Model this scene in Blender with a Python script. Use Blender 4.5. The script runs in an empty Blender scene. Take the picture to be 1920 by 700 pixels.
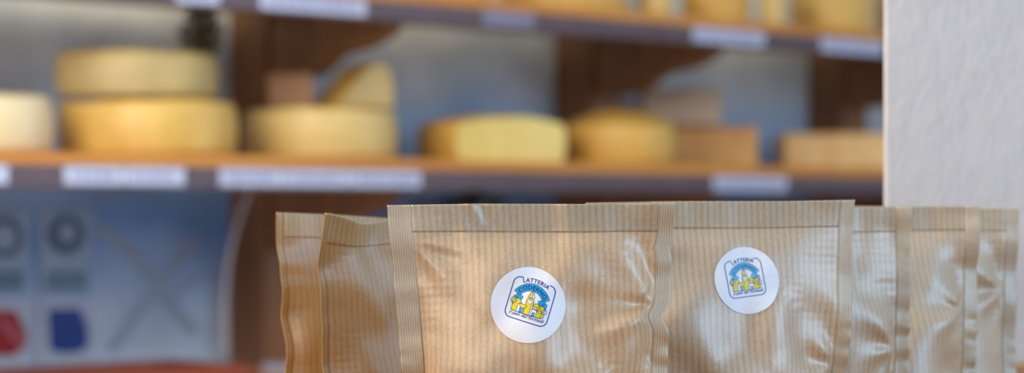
import bpy, bmesh, math, random
import numpy as np
from mathutils import Vector, Matrix
from mathutils.geometry import tessellate_polygon

EYE = 1.35
F = 4533.0            # focal length in pixels of the 1920 px frame
HOR = 395.0           # horizon row
COL = bpy.context.scene.collection
sc = bpy.context.scene

# ------------------------------------------------------------------ materials
def lin(c):
    return tuple(((v/255.0)/12.92 if v/255.0 <= .04045 else ((v/255.0+.055)/1.055)**2.4) for v in c)+(1.0,)

class NT:
    def __init__(s, name):
        s.m = bpy.data.materials.new(name); s.m.use_nodes = True
        s.t = s.m.node_tree; s.b = s.t.nodes['Principled BSDF']
    def n(s, typ, **kw):
        nd = s.t.nodes.new(typ)
        for k, v in kw.items(): setattr(nd, k, v)
        return nd
    def l(s, a, b): s.t.links.new(a, b)
    def math(s, op, a, b=None, c=None):
        nd = s.n('ShaderNodeMath', operation=op)
        for i, v in enumerate((a, b, c)):
            if v is None: continue
            if isinstance(v, (int, float)): nd.inputs[i].default_value = v
            else: s.l(v, nd.inputs[i])
        return nd.outputs[0]
    def noise(s, vec, scale, detail=3, rough=.55):
        nd = s.n('ShaderNodeTexNoise'); nd.inputs['Scale'].default_value = scale
        nd.inputs['Detail'].default_value = detail; nd.inputs['Roughness'].default_value = rough
        s.l(vec, nd.inputs['Vector']); return nd.outputs['Fac']
    def ramp(s, fac, stops):
        nd = s.n('ShaderNodeValToRGB'); s.l(fac, nd.inputs[0])
        e = nd.color_ramp.elements
        e[0].position, e[0].color = stops[0]; e[1].position, e[1].color = stops[-1]
        for p, c in stops[1:-1]:
            q = e.new(p); q.color = c
        return nd.outputs[0]
    def mix(s, fac, a, b, mode='MIX'):
        nd = s.n('ShaderNodeMix', data_type='RGBA', blend_type=mode)
        for i, v in ((0, fac), (6, a), (7, b)):
            if isinstance(v, (int, float)): nd.inputs[i].default_value = v
            elif isinstance(v, tuple): nd.inputs[i].default_value = v
            else: s.l(v, nd.inputs[i])
        return nd.outputs[2]
    def bump(s, h, strength, dist, prev=None):
        nd = s.n('ShaderNodeBump'); nd.inputs['Strength'].default_value = strength
        nd.inputs['Distance'].default_value = dist; s.l(h, nd.inputs['Height'])
        if prev is not None: s.l(prev, nd.inputs['Normal'])
        return nd.outputs[0]

def plain(name, rgb, rough=.6, spec=.4, var=.08, scale=30, bump=0.0, metal=0.0):
    k = NT(name); tc = k.n('ShaderNodeTexCoord').outputs['Object']
    c = lin(rgb); f = k.noise(tc, scale)
    lo = tuple(x*(1-var) for x in c[:3])+(1,); hi = tuple(min(1, x*(1+var)) for x in c[:3])+(1,)
    k.l(k.ramp(f, [(.3, lo), (.7, hi)]), k.b.inputs['Base Color'])
    k.b.inputs['Roughness'].default_value = rough; k.b.inputs['Metallic'].default_value = metal
    k.b.inputs['Specular IOR Level'].default_value = spec
    if bump: k.l(k.bump(f, bump, .002), k.b.inputs['Normal'])
    return k.m

def wood(name, dark, light, sc_=(3, 40, 40), rough=.5):
    k = NT(name); tc = k.n('ShaderNodeTexCoord').outputs['Object']
    mp = k.n('ShaderNodeMapping'); k.l(tc, mp.inputs[0]); mp.inputs['Scale'].default_value = sc_
    a = k.noise(mp.outputs[0], 1.0, 6, .6)
    mp2 = k.n('ShaderNodeMapping'); k.l(tc, mp2.inputs[0]); mp2.inputs['Scale'].default_value = tuple(v*5 for v in sc_)
    b = k.noise(mp2.outputs[0], 1.0, 2, .5)
    f = k.math('ADD', k.math('MULTIPLY', a, .75), k.math('MULTIPLY', b, .25))
    k.l(k.ramp(f, [(.35, lin(dark)), (.65, lin(light))]), k.b.inputs['Base Color'])
    k.b.inputs['Roughness'].default_value = rough
    k.l(k.bump(f, .3, .001), k.b.inputs['Normal'])
    return k.m

def kraft(name, base, period=.0036, stripe=.22, seal=False, rough=.42, tint=1.0):
    """ribbed brown paper: stripes run up the bag, driven by the paper's own UV (in metres)"""
    k = NT(name)
    uv = k.n('ShaderNodeUVMap'); uv.uv_map = 'UVMap'
    sep = k.n('ShaderNodeSeparateXYZ'); k.l(uv.outputs[0], sep.inputs[0])
    u = sep.outputs[0]
    tc = k.n('ShaderNodeTexCoord').outputs['Object']
    big = k.noise(tc, 22, 3); mid = k.noise(tc, 260, 3, .6)
    mpf = k.n('ShaderNodeMapping'); k.l(tc, mpf.inputs[0]); mpf.inputs['Scale'].default_value = (1, 1, .45)
    fine = k.noise(mpf.outputs[0], 1100, 3, .75)
    wob = k.math('MULTIPLY', k.math('SUBTRACT', mid, .5), .0009)
    ph = k.math('MULTIPLY', k.math('ADD', u, wob), 2*math.pi/period)
    s1 = k.math('MULTIPLY_ADD', k.math('SINE', ph), .5, .5)
    s1 = k.math('POWER', s1, 1.6)
    s2 = k.math('MULTIPLY_ADD', k.math('SINE', k.math('MULTIPLY', ph, 4.0)), .5, .5)
    # stripe strength wanders
    amp = k.math('MULTIPLY_ADD', mid, 1.2, .3)
    st = k.math('MULTIPLY', s1, amp)
    c = lin(base)
    dk = tuple(x*(1-stripe*(1.0, 1.05, 1.15)[i]) for i, x in enumerate(c[:3]))+(1,)
    col = k.mix(st, c, dk)
    f2 = k.ramp(fine, [(.25, (.80, .79, .77, 1)), (.75, (1.16, 1.16, 1.17, 1))])
    col = k.mix(1.0, col, f2, 'MULTIPLY')
    f3 = k.ramp(big, [(.3, (.92, .90, .87, 1)), (.7, (1.06, 1.06, 1.06, 1))])
    col = k.mix(1.0, col, f3, 'MULTIPLY')
    k.l(col, k.b.inputs['Base Color'])
    k.l(k.math('MULTIPLY_ADD', fine, .22, rough-.1), k.b.inputs['Roughness'])
    k.b.inputs['Specular IOR Level'].default_value = .62
    k.b.inputs['Coat Weight'].default_value = .85
    k.b.inputs['Coat Roughness'].default_value = .41; k.b.inputs['Coat IOR'].default_value = 1.9
    hgt = k.math('MULTIPLY', k.math('ADD', st, k.math('MULTIPLY', s2, .25)), -1)
    n1 = k.bump(hgt, .25, .00018)
    n2 = k.bump(fine, .35, .00025, n1)
    n3 = k.bump(k.noise(tc, 95, 4, .6), .5, .0011, n2)
    k.l(n3, k.b.inputs['Normal']); k.l(n2, k.b.inputs['Coat Normal'])
    return k.m

def seal_mat(name, base, period=.00135, stripe=.32):
    """heat-sealed strip: closely ribbed along its length"""
    k = NT(name)
    uv = k.n('ShaderNodeUVMap'); uv.uv_map = 'UVMap'
    sep = k.n('ShaderNodeSeparateXYZ'); k.l(uv.outputs[0], sep.inputs[0])
    tc = k.n('ShaderNodeTexCoord').outputs['Object']
    mid = k.noise(tc, 300, 3, .6); fine = k.noise(tc, 1700, 2, .7)
    ph = k.math('MULTIPLY', k.math('ADD', sep.outputs[0], k.math('MULTIPLY', k.math('SUBTRACT', mid, .5), .0003)), 2*math.pi/period)
    s1 = k.math('MULTIPLY_ADD', k.math('SINE', ph), .5, .5)
    st = k.math('MULTIPLY', k.math('POWER', s1, 2.0), k.math('MULTIPLY_ADD', mid, 1.4, .2))
    c = lin(base); dk = tuple(x*(1-stripe) for x in c[:3])+(1,)
    col = k.mix(st, c, dk)
    col = k.mix(1.0, col, k.ramp(fine, [(.3, (.88, .88, .87, 1)), (.7, (1.1, 1.1, 1.1, 1))]), 'MULTIPLY')
    k.l(col, k.b.inputs['Base Color']); k.b.inputs['Roughness'].default_value = .4
    k.b.inputs['Specular IOR Level'].default_value = .6
    k.b.inputs['Coat Weight'].default_value = .8; k.b.inputs['Coat Roughness'].default_value = .4; k.b.inputs['Coat IOR'].default_value = 1.8
    n1 = k.bump(k.math('MULTIPLY', st, -1), .6, .0004)
    k.l(k.bump(k.noise(tc, 140, 3), .5, .0010, n1), k.b.inputs['Normal'])
    return k.m

def cheese_mat(name, a, b, rough=.5, blotch=14):
    k = NT(name); tc = k.n('ShaderNodeTexCoord').outputs['Object']
    f = k.noise(tc, blotch, 5, .6)
    g = k.noise(tc, blotch*7, 3, .6)
    ff = k.math('ADD', k.math('MULTIPLY', f, .7), k.math('MULTIPLY', g, .3))
    k.l(k.ramp(ff, [(.36, lin(a)), (.64, lin(b))]), k.b.inputs['Base Color'])
    k.b.inputs['Roughness'].default_value = rough
    k.b.inputs['Subsurface Weight'].default_value = .0
    k.l(k.bump(g, .3, .002), k.b.inputs['Normal'])
    return k.m

def wall_colour(name):
    """wall colour, warm grey high up running into mottled blue lower down"""
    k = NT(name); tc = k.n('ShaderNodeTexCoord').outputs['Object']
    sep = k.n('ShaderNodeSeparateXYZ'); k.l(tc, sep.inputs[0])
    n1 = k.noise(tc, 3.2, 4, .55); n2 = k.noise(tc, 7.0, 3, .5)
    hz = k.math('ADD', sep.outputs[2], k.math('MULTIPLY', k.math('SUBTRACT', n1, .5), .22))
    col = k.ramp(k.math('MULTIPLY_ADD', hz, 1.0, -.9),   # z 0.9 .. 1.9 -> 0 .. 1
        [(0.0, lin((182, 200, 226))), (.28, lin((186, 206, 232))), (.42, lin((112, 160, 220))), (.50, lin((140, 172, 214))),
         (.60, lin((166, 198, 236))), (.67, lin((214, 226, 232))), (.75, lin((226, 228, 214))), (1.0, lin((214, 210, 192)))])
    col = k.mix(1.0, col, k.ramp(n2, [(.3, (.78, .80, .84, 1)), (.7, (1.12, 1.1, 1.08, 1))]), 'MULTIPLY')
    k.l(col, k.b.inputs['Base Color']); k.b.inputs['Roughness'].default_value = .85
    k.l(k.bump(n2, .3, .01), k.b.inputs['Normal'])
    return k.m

def plaster(name):
    k = NT(name); tc = k.n('ShaderNodeTexCoord').outputs['Object']
    mp = k.n('ShaderNodeMapping'); k.l(tc, mp.inputs[0]); mp.inputs['Scale'].default_value = (1, 1, .5)
    n1 = k.noise(mp.outputs[0], 30, 4, .6); n2 = k.noise(mp.outputs[0], 120, 4, .6)
    big = k.noise(tc, 5, 2)
    col = k.ramp(big, [(.3, lin((205, 200, 197))), (.7, lin((212, 207, 204)))])
    sp = k.n('ShaderNodeTexVoronoi'); sp.inputs['Scale'].default_value = 9; k.l(tc, sp.inputs['Vector'])
    spot = k.ramp(sp.outputs['Distance'], [(0.02, (.80, .78, .76, 1)), (.09, (1, 1, 1, 1))])
    col = k.mix(1.0, col, spot, 'MULTIPLY')
    k.l(col, k.b.inputs['Base Color']); k.b.inputs['Roughness'].default_value = .7
    b1 = k.bump(n1, .25, .006); k.l(k.bump(n2, .4, .0014, b1), k.b.inputs['Normal'])
    return k.m

# ------------------------------------------------------------------ object helpers
def tag(o, label=None, cat=None, group=None, kind=None):
    if label: o['label'] = label
    if cat: o['category'] = cat
    if group: o['group'] = group
    if kind: o['kind'] = kind
    return o

def link(name, me, mat=None, parent=None, smooth=True):
    o = bpy.data.objects.new(name, me); COL.objects.link(o)
    if mat is not None:
        for m in (mat if isinstance(mat, (list, tuple)) else [mat]): me.materials.append(m)
    if smooth:
        for p in me.polygons: p.use_smooth = True
    if parent is not None: o.parent = parent
    return o

def from_bm(name, bm, mat=None, parent=None, smooth=False, bevel=0, seg=2, auto=None):
    me = bpy.data.meshes.new(name); bm.normal_update(); bm.to_mesh(me); bm.free()
    o = link(name, me, mat, parent, smooth)
    if bevel:
        b = o.modifiers.new('bevel', 'BEVEL'); b.width = bevel; b.segments = seg; b.limit_method = 'ANGLE'
    return o

def bx(bm, x0, x1, y0, y1, z0, z1):
    vs = [bm.verts.new(p) for p in ((x0,y0,z0),(x1,y0,z0),(x1,y1,z0),(x0,y1,z0),(x0,y0,z1),(x1,y0,z1),(x1,y1,z1),(x0,y1,z1))]
    for f in ((3,2,1,0),(4,5,6,7),(0,1,5,4),(1,2,6,5),(2,3,7,6),(3,0,4,7)): bm.faces.new([vs[i] for i in f])

def box(name, dims, mat, parent=None, bevel=.002):
    bm = bmesh.new(); bx(bm, *dims); return from_bm(name, bm, mat, parent, bevel=bevel)

def prism(bm, pts, axis, a, b):
    """extrude a closed 2D outline between a and b along the axis 'x' or 'y'"""
    def P(p, t): return (t, p[0], p[1]) if axis == 'x' else (p[0], t, p[1])
    v0 = [bm.verts.new(P(p, a)) for p in pts]; v1 = [bm.verts.new(P(p, b)) for p in pts]
    bm.faces.new(v0[::-1]); bm.faces.new(v1)
    n = len(pts)
    for i in range(n): bm.faces.new((v0[i], v0[(i+1) % n], v1[(i+1) % n], v1[i]))
    bmesh.ops.recalc_face_normals(bm, faces=bm.faces)

def tube(name, pts, r, mat, parent=None):
    cu = bpy.data.curves.new(name, 'CURVE'); cu.dimensions = '3D'
    sp = cu.splines.new('BEZIER'); sp.bezier_points.add(len(pts)-1)
    for q, p in zip(sp.bezier_points, pts):
        q.co = p; q.handle_left_type = q.handle_right_type = 'AUTO'
    cu.bevel_depth = r; cu.bevel_resolution = 4; cu.resolution_u = 12
    o = bpy.data.objects.new(name+'_src', cu); COL.objects.link(o)
    dg = bpy.context.evaluated_depsgraph_get()
    me = bpy.data.meshes.new_from_object(o.evaluated_get(dg)); me.name = name
    bpy.data.objects.remove(o); me.materials.clear()
    return link(name, me, mat, parent)
# ------------------------------------------------------------------ paper pouch: two sheets sealed round the edge and filled
def sim_bag(seed, W=.1537, H=.215, dx=.0021, ls=.012, rs=.0078, ts=.0157, iters=260, press=1.0, pinch=(), depth=.022, cap=.027, slack=0.0, sub=3, lump=.16, kb2=.2, kb4=.3, ysm=.2):
    rng=np.random.RandomState(seed)
    nx=int(round(W/dx))+1; ny=int(round(H/dx))+1
    x=np.linspace(-W/2,W/2,nx); z=np.linspace(0,H,ny)
    X,Z=np.meshgrid(x,z)                      # [ny,nx]
    hx=x[1]-x[0]; hz=z[1]-z[0]
    nl=int(round(ls/hx)); nr=int(round(rs/hx)); nt=int(round(ts/hz))
    seal=np.zeros((ny,nx),bool); seal[:,:nl+1]=True; seal[:,nx-1-nr:]=True; seal[ny-1-nt:,:]=True
    def lowf(k):
        a=rng.randn(k,k)
        iy=np.linspace(0,k-1.001,ny); ix=np.linspace(0,k-1.001,nx)
        y0=iy.astype(int)[:,None]; x0=ix.astype(int)[None]; fy=(iy[:,None]-y0); fx=(ix[None]-x0)
        fy=fy*fy*(3-2*fy); fx=fx*fx*(3-2*fx)
        return (a[y0,x0]*(1-fy)*(1-fx)+a[y0+1,x0]*fy*(1-fx)+a[y0,x0+1]*(1-fy)*fx+a[y0+1,x0+1]*fy*fx)
    P=np.zeros((2,ny,nx,3)); P[...,0]=X; P[...,2]=Z
    env=np.sin(np.pi*(X/W+.5))*np.clip((1-Z/(H-ts)),0,1)
    bell=.004*np.sqrt(np.clip(env,0,1))
    for s,sg in ((0,-1),(1,1)):
        P[s,...,1]=sg*bell+np.where(seal,0,1)*.0006*(lowf(14))
    Lx=np.full((2,ny,nx-1),hx); Lz=np.full((2,ny-1,nx),hz)
    for s in (0,1):
        g=1+.008*lowf(9)+.004*lowf(22)
        Lx[s]*=g[:,1:]; Lz[s]*=g[1:]
    for (side,zc,wd,amt) in pinch:     # shortened seam -> puckers
        f=1-amt*np.exp(-((z[1:]-zc)/wd)**2)
        if side>0: Lz[:,:,nx-1-nr:]*=f[None,:,None]
        else: Lz[:,:,:nl+1]*=f[None,:,None]
    Ld=np.sqrt(hx*hx+hz*hz)
    wgt=np.ones((2,ny,nx,1)); wgt[:,0]=0
    # foot rectangle
    foot=np.clip((np.minimum(X[0]+W/2-ls*.9, W/2-rs*.9-X[0]))/.03,0,1)
    foot=np.sqrt(foot)*depth
    V=np.zeros_like(P)
    def con(a,b,wa,wb,L,k):
        d=b-a; l=np.sqrt((d*d).sum(-1,keepdims=True))+1e-12
        w=wa+wb+1e-9
        c=k*(l-L[...,None])/l/w*d
        a+=wa*c; b-=wb*c
    def passes(k=1.0,kb=.12):
        for o in (0,1):
            con(P[:,:,o:-1:2],P[:,:,o+1::2],wgt[:,:,o:-1:2],wgt[:,:,o+1::2],Lx[:,:,o::2],k)
            con(P[:,o:-1:2],P[:,o+1::2],wgt[:,o:-1:2],wgt[:,o+1::2],Lz[:,o::2],k)
            A=P[:,o:-1:2]; B=P[:,o+1::2]; wA=wgt[:,o:-1:2]; wB=wgt[:,o+1::2]
            LL=np.full(A[:,:,1:].shape[:3],Ld)
            con(A[:,:,:-1],B[:,:,1:],wA[:,:,:-1],wB[:,:,1:],LL,.8*k)
            con(A[:,:,1:],B[:,:,:-1],wA[:,:,1:],wB[:,:,:-1],LL,.8*k)
        # bending: pull to straightness (skip-2), only resist compression
        for ax,h in ((2,hx),(1,hz)):
            for o in range(3):
                if ax==2: a=P[:,:,o:-2:3]; b=P[:,:,o+2::3]; wa=wgt[:,:,o:-2:3]; wb=wgt[:,:,o+2::3]
                else: a=P[:,o:-2:3]; b=P[:,o+2::3]; wa=wgt[:,o:-2:3]; wb=wgt[:,o+2::3]
                n=min(a.shape[ax],b.shape[ax])
                if ax==2: a=a[:,:,:n]; wa=wa[:,:,:n]
                else: a=a[:,:n]; wa=wa[:,:n]
                con(a,b,wa,wb,np.full(a.shape[:3],2*h),kb)
    xn=np.clip(np.abs(X-(ls-rs)/2)/(W/2-(ls+rs)/2),0,1)
    zz=np.clip((H-ts-Z)/(H*.62),0,1)
    base=cap*np.clip(1-xn**2.2,0,1)**.75*(zz*(2-zz))**.8
    CAP=np.stack([base*(1+lump*lowf(7)+.5*lump*lowf(13)) for s in (0,1)])
    CAP=np.clip(CAP,.0,1)
    def stiff(kb,K):
        for ax,h in ((2,hx),(1,hz)):
            for o in range(K):
                sl=lambda st: P[:,:,st::K+1] if ax==2 else P[:,st::K+1]
                ws=lambda st: wgt[:,:,st::K+1] if ax==2 else wgt[:,st::K+1]
                a,b,wa,wb=sl(o),sl(o+K),ws(o),ws(o+K)
                n=min(a.shape[ax],b.shape[ax])
                if ax==2: a=a[:,:,:n]; b=b[:,:,:n]; wa=wa[:,:,:n]; wb=wb[:,:,:n]
                else: a=a[:,:n]; b=b[:,:n]; wa=wa[:,:n]; wb=wb[:,:n]
                con(a,b,wa,wb,np.full(a.shape[:3],K*h*.998),kb)
    for it in range(iters):
        t=min(1,it/(iters*.5))
        du=np.zeros_like(P); dv=np.zeros_like(P)
        du[:,:,1:-1]=P[:,:,2:]-P[:,:,:-2]; dv[:,1:-1]=P[:,2:]-P[:,:-2]
        n=np.cross(du,dv); n/= (np.linalg.norm(n,axis=-1,keepdims=True)+1e-12)
        # du x dv = x cross z = -y  -> front outward
        sg=np.array([1,-1])[:,None,None,None]
        prof=np.clip((H*.93-P[...,2:3])/(H*.6),0,1.0)
        prof=(.25+.75*prof)*np.clip((CAP[...,None]-np.abs(P[...,1:2]))/.004,-.6,1)
        f=n*sg*prof*2.0e-4*press*t*(~seal)[None,:,:,None]
        V=V*.93+f
        V[...,2]-=4e-7
        V*= (wgt)
        P+=V; old=P.copy()
        P[0,0,:,1]=-foot*t; P[1,0,:,1]=foot*t; 
        for _ in range(sub): passes(1.0,kb2)
        if it%2==0: stiff(kb4,4)
        m=P.mean(0); P[0][seal]=m[seal]; P[1][seal]=m[seal]
        q=P[0,...,1]
        q2=q.copy(); q2[1:-1,1:-1]=(q[1:-1,:-2]+q[1:-1,2:]+q[:-2,1:-1]+q[2:,1:-1])/4; q2[-1]=(q[-1]+q[-2])/2; q2[:,0]=(q[:,0]+q[:,1])/2; q2[:,-1]=(q[:,-1]+q[:,-2])/2
        ks=.35; q2=q2*.96
        P[0,...,1][seal]=(q*(1-ks)+q2*ks)[seal]; P[1,...,1][seal]=P[0,...,1][seal]
        if it%2==0:
            Y=P[...,1]; Y2=Y.copy(); Y2[:,2:-2,2:-2]=(Y[:,2:-2,:-4]+Y[:,2:-2,4:]+Y[:,:-4,2:-2]+Y[:,4:,2:-2])/4
            P[...,1]=np.where(seal[None],Y,Y*(1-ysm)+Y2*ysm)
        # no crossing
        over=P[0,...,1]>P[1,...,1]-.0004
        over&=~seal
        mm=(P[0,...,1]+P[1,...,1])/2
        P[0,...,1]=np.where(over,mm-.0002,P[0,...,1]); P[1,...,1]=np.where(over,mm+.0002,P[1,...,1])
        V+=(P-old)*1.0
        V=np.clip(V,-.0015,.0015)
    return P,dict(nx=nx,ny=ny,nl=nl,nr=nr,nt=nt,W=W,H=H)
# ------------------------------------------------------------------ smooth evaluation of a simulated sheet
class Sheet:
    """uniform cubic B-spline surface through one sheet of the pouch; coordinates in grid cells"""
    def __init__(s, G):
        s.G = np.pad(G, ((1, 1), (1, 1), (0, 0)), mode='edge')
        s.G[0] = 2*s.G[1]-s.G[2]; s.G[-1] = 2*s.G[-2]-s.G[-3]
        s.G[:, 0] = 2*s.G[:, 1]-s.G[:, 2]; s.G[:, -1] = 2*s.G[:, -2]-s.G[:, -3]
        s.ny, s.nx = G.shape[:2]
    def ev(s, iu, iv):
        iu = np.clip(np.asarray(iu, float), 0, s.nx-1); iv = np.clip(np.asarray(iv, float), 0, s.ny-1)
        i0 = np.minimum(iu.astype(int), s.nx-2); j0 = np.minimum(iv.astype(int), s.ny-2)
        fu = iu-i0; fv = iv-j0
        def B(t): return [(1-t)**3/6, (3*t**3-6*t*t+4)/6, (-3*t**3+3*t*t+3*t+1)/6, t**3/6]
        bu, bv = B(fu), B(fv); out = 0
        for a in range(4):
            for b in range(4):
                out = out+(bv[a]*bu[b])[..., None]*s.G[j0+a, np.minimum(i0+b, s.nx+1)]
        return out
    def find(s, x, z, hx, hz, it=14):
        iu = x/hx+(s.nx-1)/2; iv = z/hz
        for _ in range(it):
            p = s.ev(iu, iv); iu = iu+(x-p[..., 0])/hx*.9; iv = iv+(z-p[..., 2])/hz*.9
        return iu, iv
    def normal(s, iu, iv):
        e = .6
        du = s.ev(iu+e, iv)-s.ev(iu-e, iv); dv = s.ev(iu, iv+e)-s.ev(iu, iv-e)
        n = np.cross(du, dv); return n/(np.linalg.norm(n, axis=-1, keepdims=True)+1e-12)

def grid_mesh(name, P, uvx, uvz, mat, parent, flip=False, solid=0):
    ny, nx = P.shape[:2]
    me = bpy.data.meshes.new(name)
    idx = np.arange(ny*nx).reshape(ny, nx)
    q = np.stack([idx[:-1, :-1], idx[:-1, 1:], idx[1:, 1:], idx[1:, :-1]], -1).reshape(-1, 4)
    if flip: q = q[:, ::-1]
    me.from_pydata([tuple(v) for v in P.reshape(-1, 3)], [], [tuple(int(i) for i in f) for f in q])
    uvl = me.uv_layers.new(name='UVMap')
    U = np.broadcast_to(uvx, (ny, nx)).reshape(-1); V = np.broadcast_to(uvz, (ny, nx)).reshape(-1)
    li = np.array([l.vertex_index for l in me.loops])
    uvl.data.foreach_set('uv', np.stack([U[li], V[li]], -1).reshape(-1).astype(np.float32))
    o = link(name, me, mat, parent)
    if solid:
        m = o.modifiers.new('paper thickness', 'SOLIDIFY'); m.thickness = solid; m.offset = 0
    return o

# ------------------------------------------------------------------ printed round label
def densify(pts, step=.03):
    out = []
    for i in range(len(pts)):
        a = pts[i]; b = pts[(i+1) % len(pts)]; n = max(1, int(math.dist(a, b)/step))
        for k in range(n): out.append((a[0]+(b[0]-a[0])*k/n, a[1]+(b[1]-a[1])*k/n))
    return out
def split_tris(V, T, lim=.07):
    V = list(V); T = list(T); cache = {}
    def mid(a, b):
        k = (min(a, b), max(a, b))
        if k not in cache:
            V.append(((V[a][0]+V[b][0])/2, (V[a][1]+V[b][1])/2)); cache[k] = len(V)-1
        return cache[k]
    for _ in range(6):
        long_ = set()
        for t in T:
            for i in range(3):
                a, b = t[i], t[(i+1) % 3]
                if math.dist(V[a], V[b]) > lim: long_.add((min(a, b), max(a, b)))
        if not long_: break
        N = []
        for t in T:
            a, b, c = t
            m = [((min(p, q), max(p, q)) in long_) for p, q in ((a, b), (b, c), (c, a))]
            k = sum(m)
            if k == 0: N.append(t)
            elif k == 3:
                x, y, z = mid(a, b), mid(b, c), mid(c, a); N += [(a, x, z), (x, b, y), (z, y, c), (x, y, z)]
            elif k == 1:
                i = m.index(True); r = (t[i], t[(i+1) % 3], t[(i+2) % 3]); x = mid(r[0], r[1]); N += [(r[0], x, r[2]), (x, r[1], r[2])]
            else:
                i = m.index(False); r = (t[i], t[(i+1) % 3], t[(i+2) % 3])   # edge r0-r1 stays
                y = mid(r[1], r[2]); x = mid(r[2], r[0]); N += [(r[0], r[1], y), (r[0], y, x), (x, y, r[2])]
        T = N
    return V, T
def poly(pts):
    pts = densify(pts, .05)
    T = tessellate_polygon([[Vector((p[0], p[1], 0)) for p in pts]])
    return split_tris(pts, [tuple(t) for t in T])
def stroke(pts, w, closed=False):
    """ribbon of even width along a polyline"""
    P = [Vector((p[0], p[1])) for p in pts]; n = len(P); L = []; R = []
    for i in range(n):
        a = P[(i-1) % n] if (closed or i > 0) else P[i]; b = P[(i+1) % n] if (closed or i < n-1) else P[i]
        d = (b-a).normalized(); nn = Vector((-d.y, d.x))*w/2
        L.append(P[i]+nn); R.append(P[i]-nn)
    V = [tuple(v) for v in L]+[tuple(v) for v in R]; T = []
    for i in range(n if closed else n-1):
        j = (i+1) % n; T += [(i, i+n, j+n), (i, j+n, j)]
    return split_tris(V, T)
def arc(cx, cy, r, a0, a1, n=24, ry=None):
    ry = ry or r
    return [(cx+r*math.cos(math.radians(a0+(a1-a0)*i/n)), cy+ry*math.sin(math.radians(a0+(a1-a0)*i/n))) for i in range(n+1)]
def text_tris(s, size, shear=0, space=1.0, bold=0.0):
    cu = bpy.data.curves.new('t', 'FONT'); cu.body = s; cu.size = size; cu.shear = shear
    cu.space_character = space; cu.resolution_u = 4; cu.fill_mode = 'FRONT'; cu.offset = bold
    o = bpy.data.objects.new('t', cu); COL.objects.link(o)
    me = bpy.data.meshes.new_from_object(o.evaluated_get(bpy.context.evaluated_depsgraph_get()))
    me.calc_loop_triangles()
    V = [(v.co.x, v.co.y) for v in me.vertices]; T = [tuple(t.vertices) for t in me.loop_triangles]
    bpy.data.objects.remove(o); bpy.data.meshes.remove(me)
    return V, T
def on_arc(VT, cx, cy, r, span, h, mid=90, ry=1.0):
    V, T = VT; V, T = split_tris(V, T, .12)
    x0 = min(v[0] for v in V); x1 = max(v[0] for v in V); y1 = max(v[1] for v in V)
    o = []
    for x, y in V:
        t = math.radians(mid+span/2-span*(x-x0)/(x1-x0)); rr = r+h*y/y1
        o.append((cx+rr*math.cos(t), cy+rr*math.sin(t)*ry))
    return o, T
def in_box(VT, x0, x1, y0, h):
    V, T = VT
    a = min(v[0] for v in V); b = max(v[0] for v in V); yy = max(v[1] for v in V)
    return [(x0+(x1-x0)*(v[0]-a)/(b-a), y0+h*v[1]/yy) for v in V], T

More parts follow.
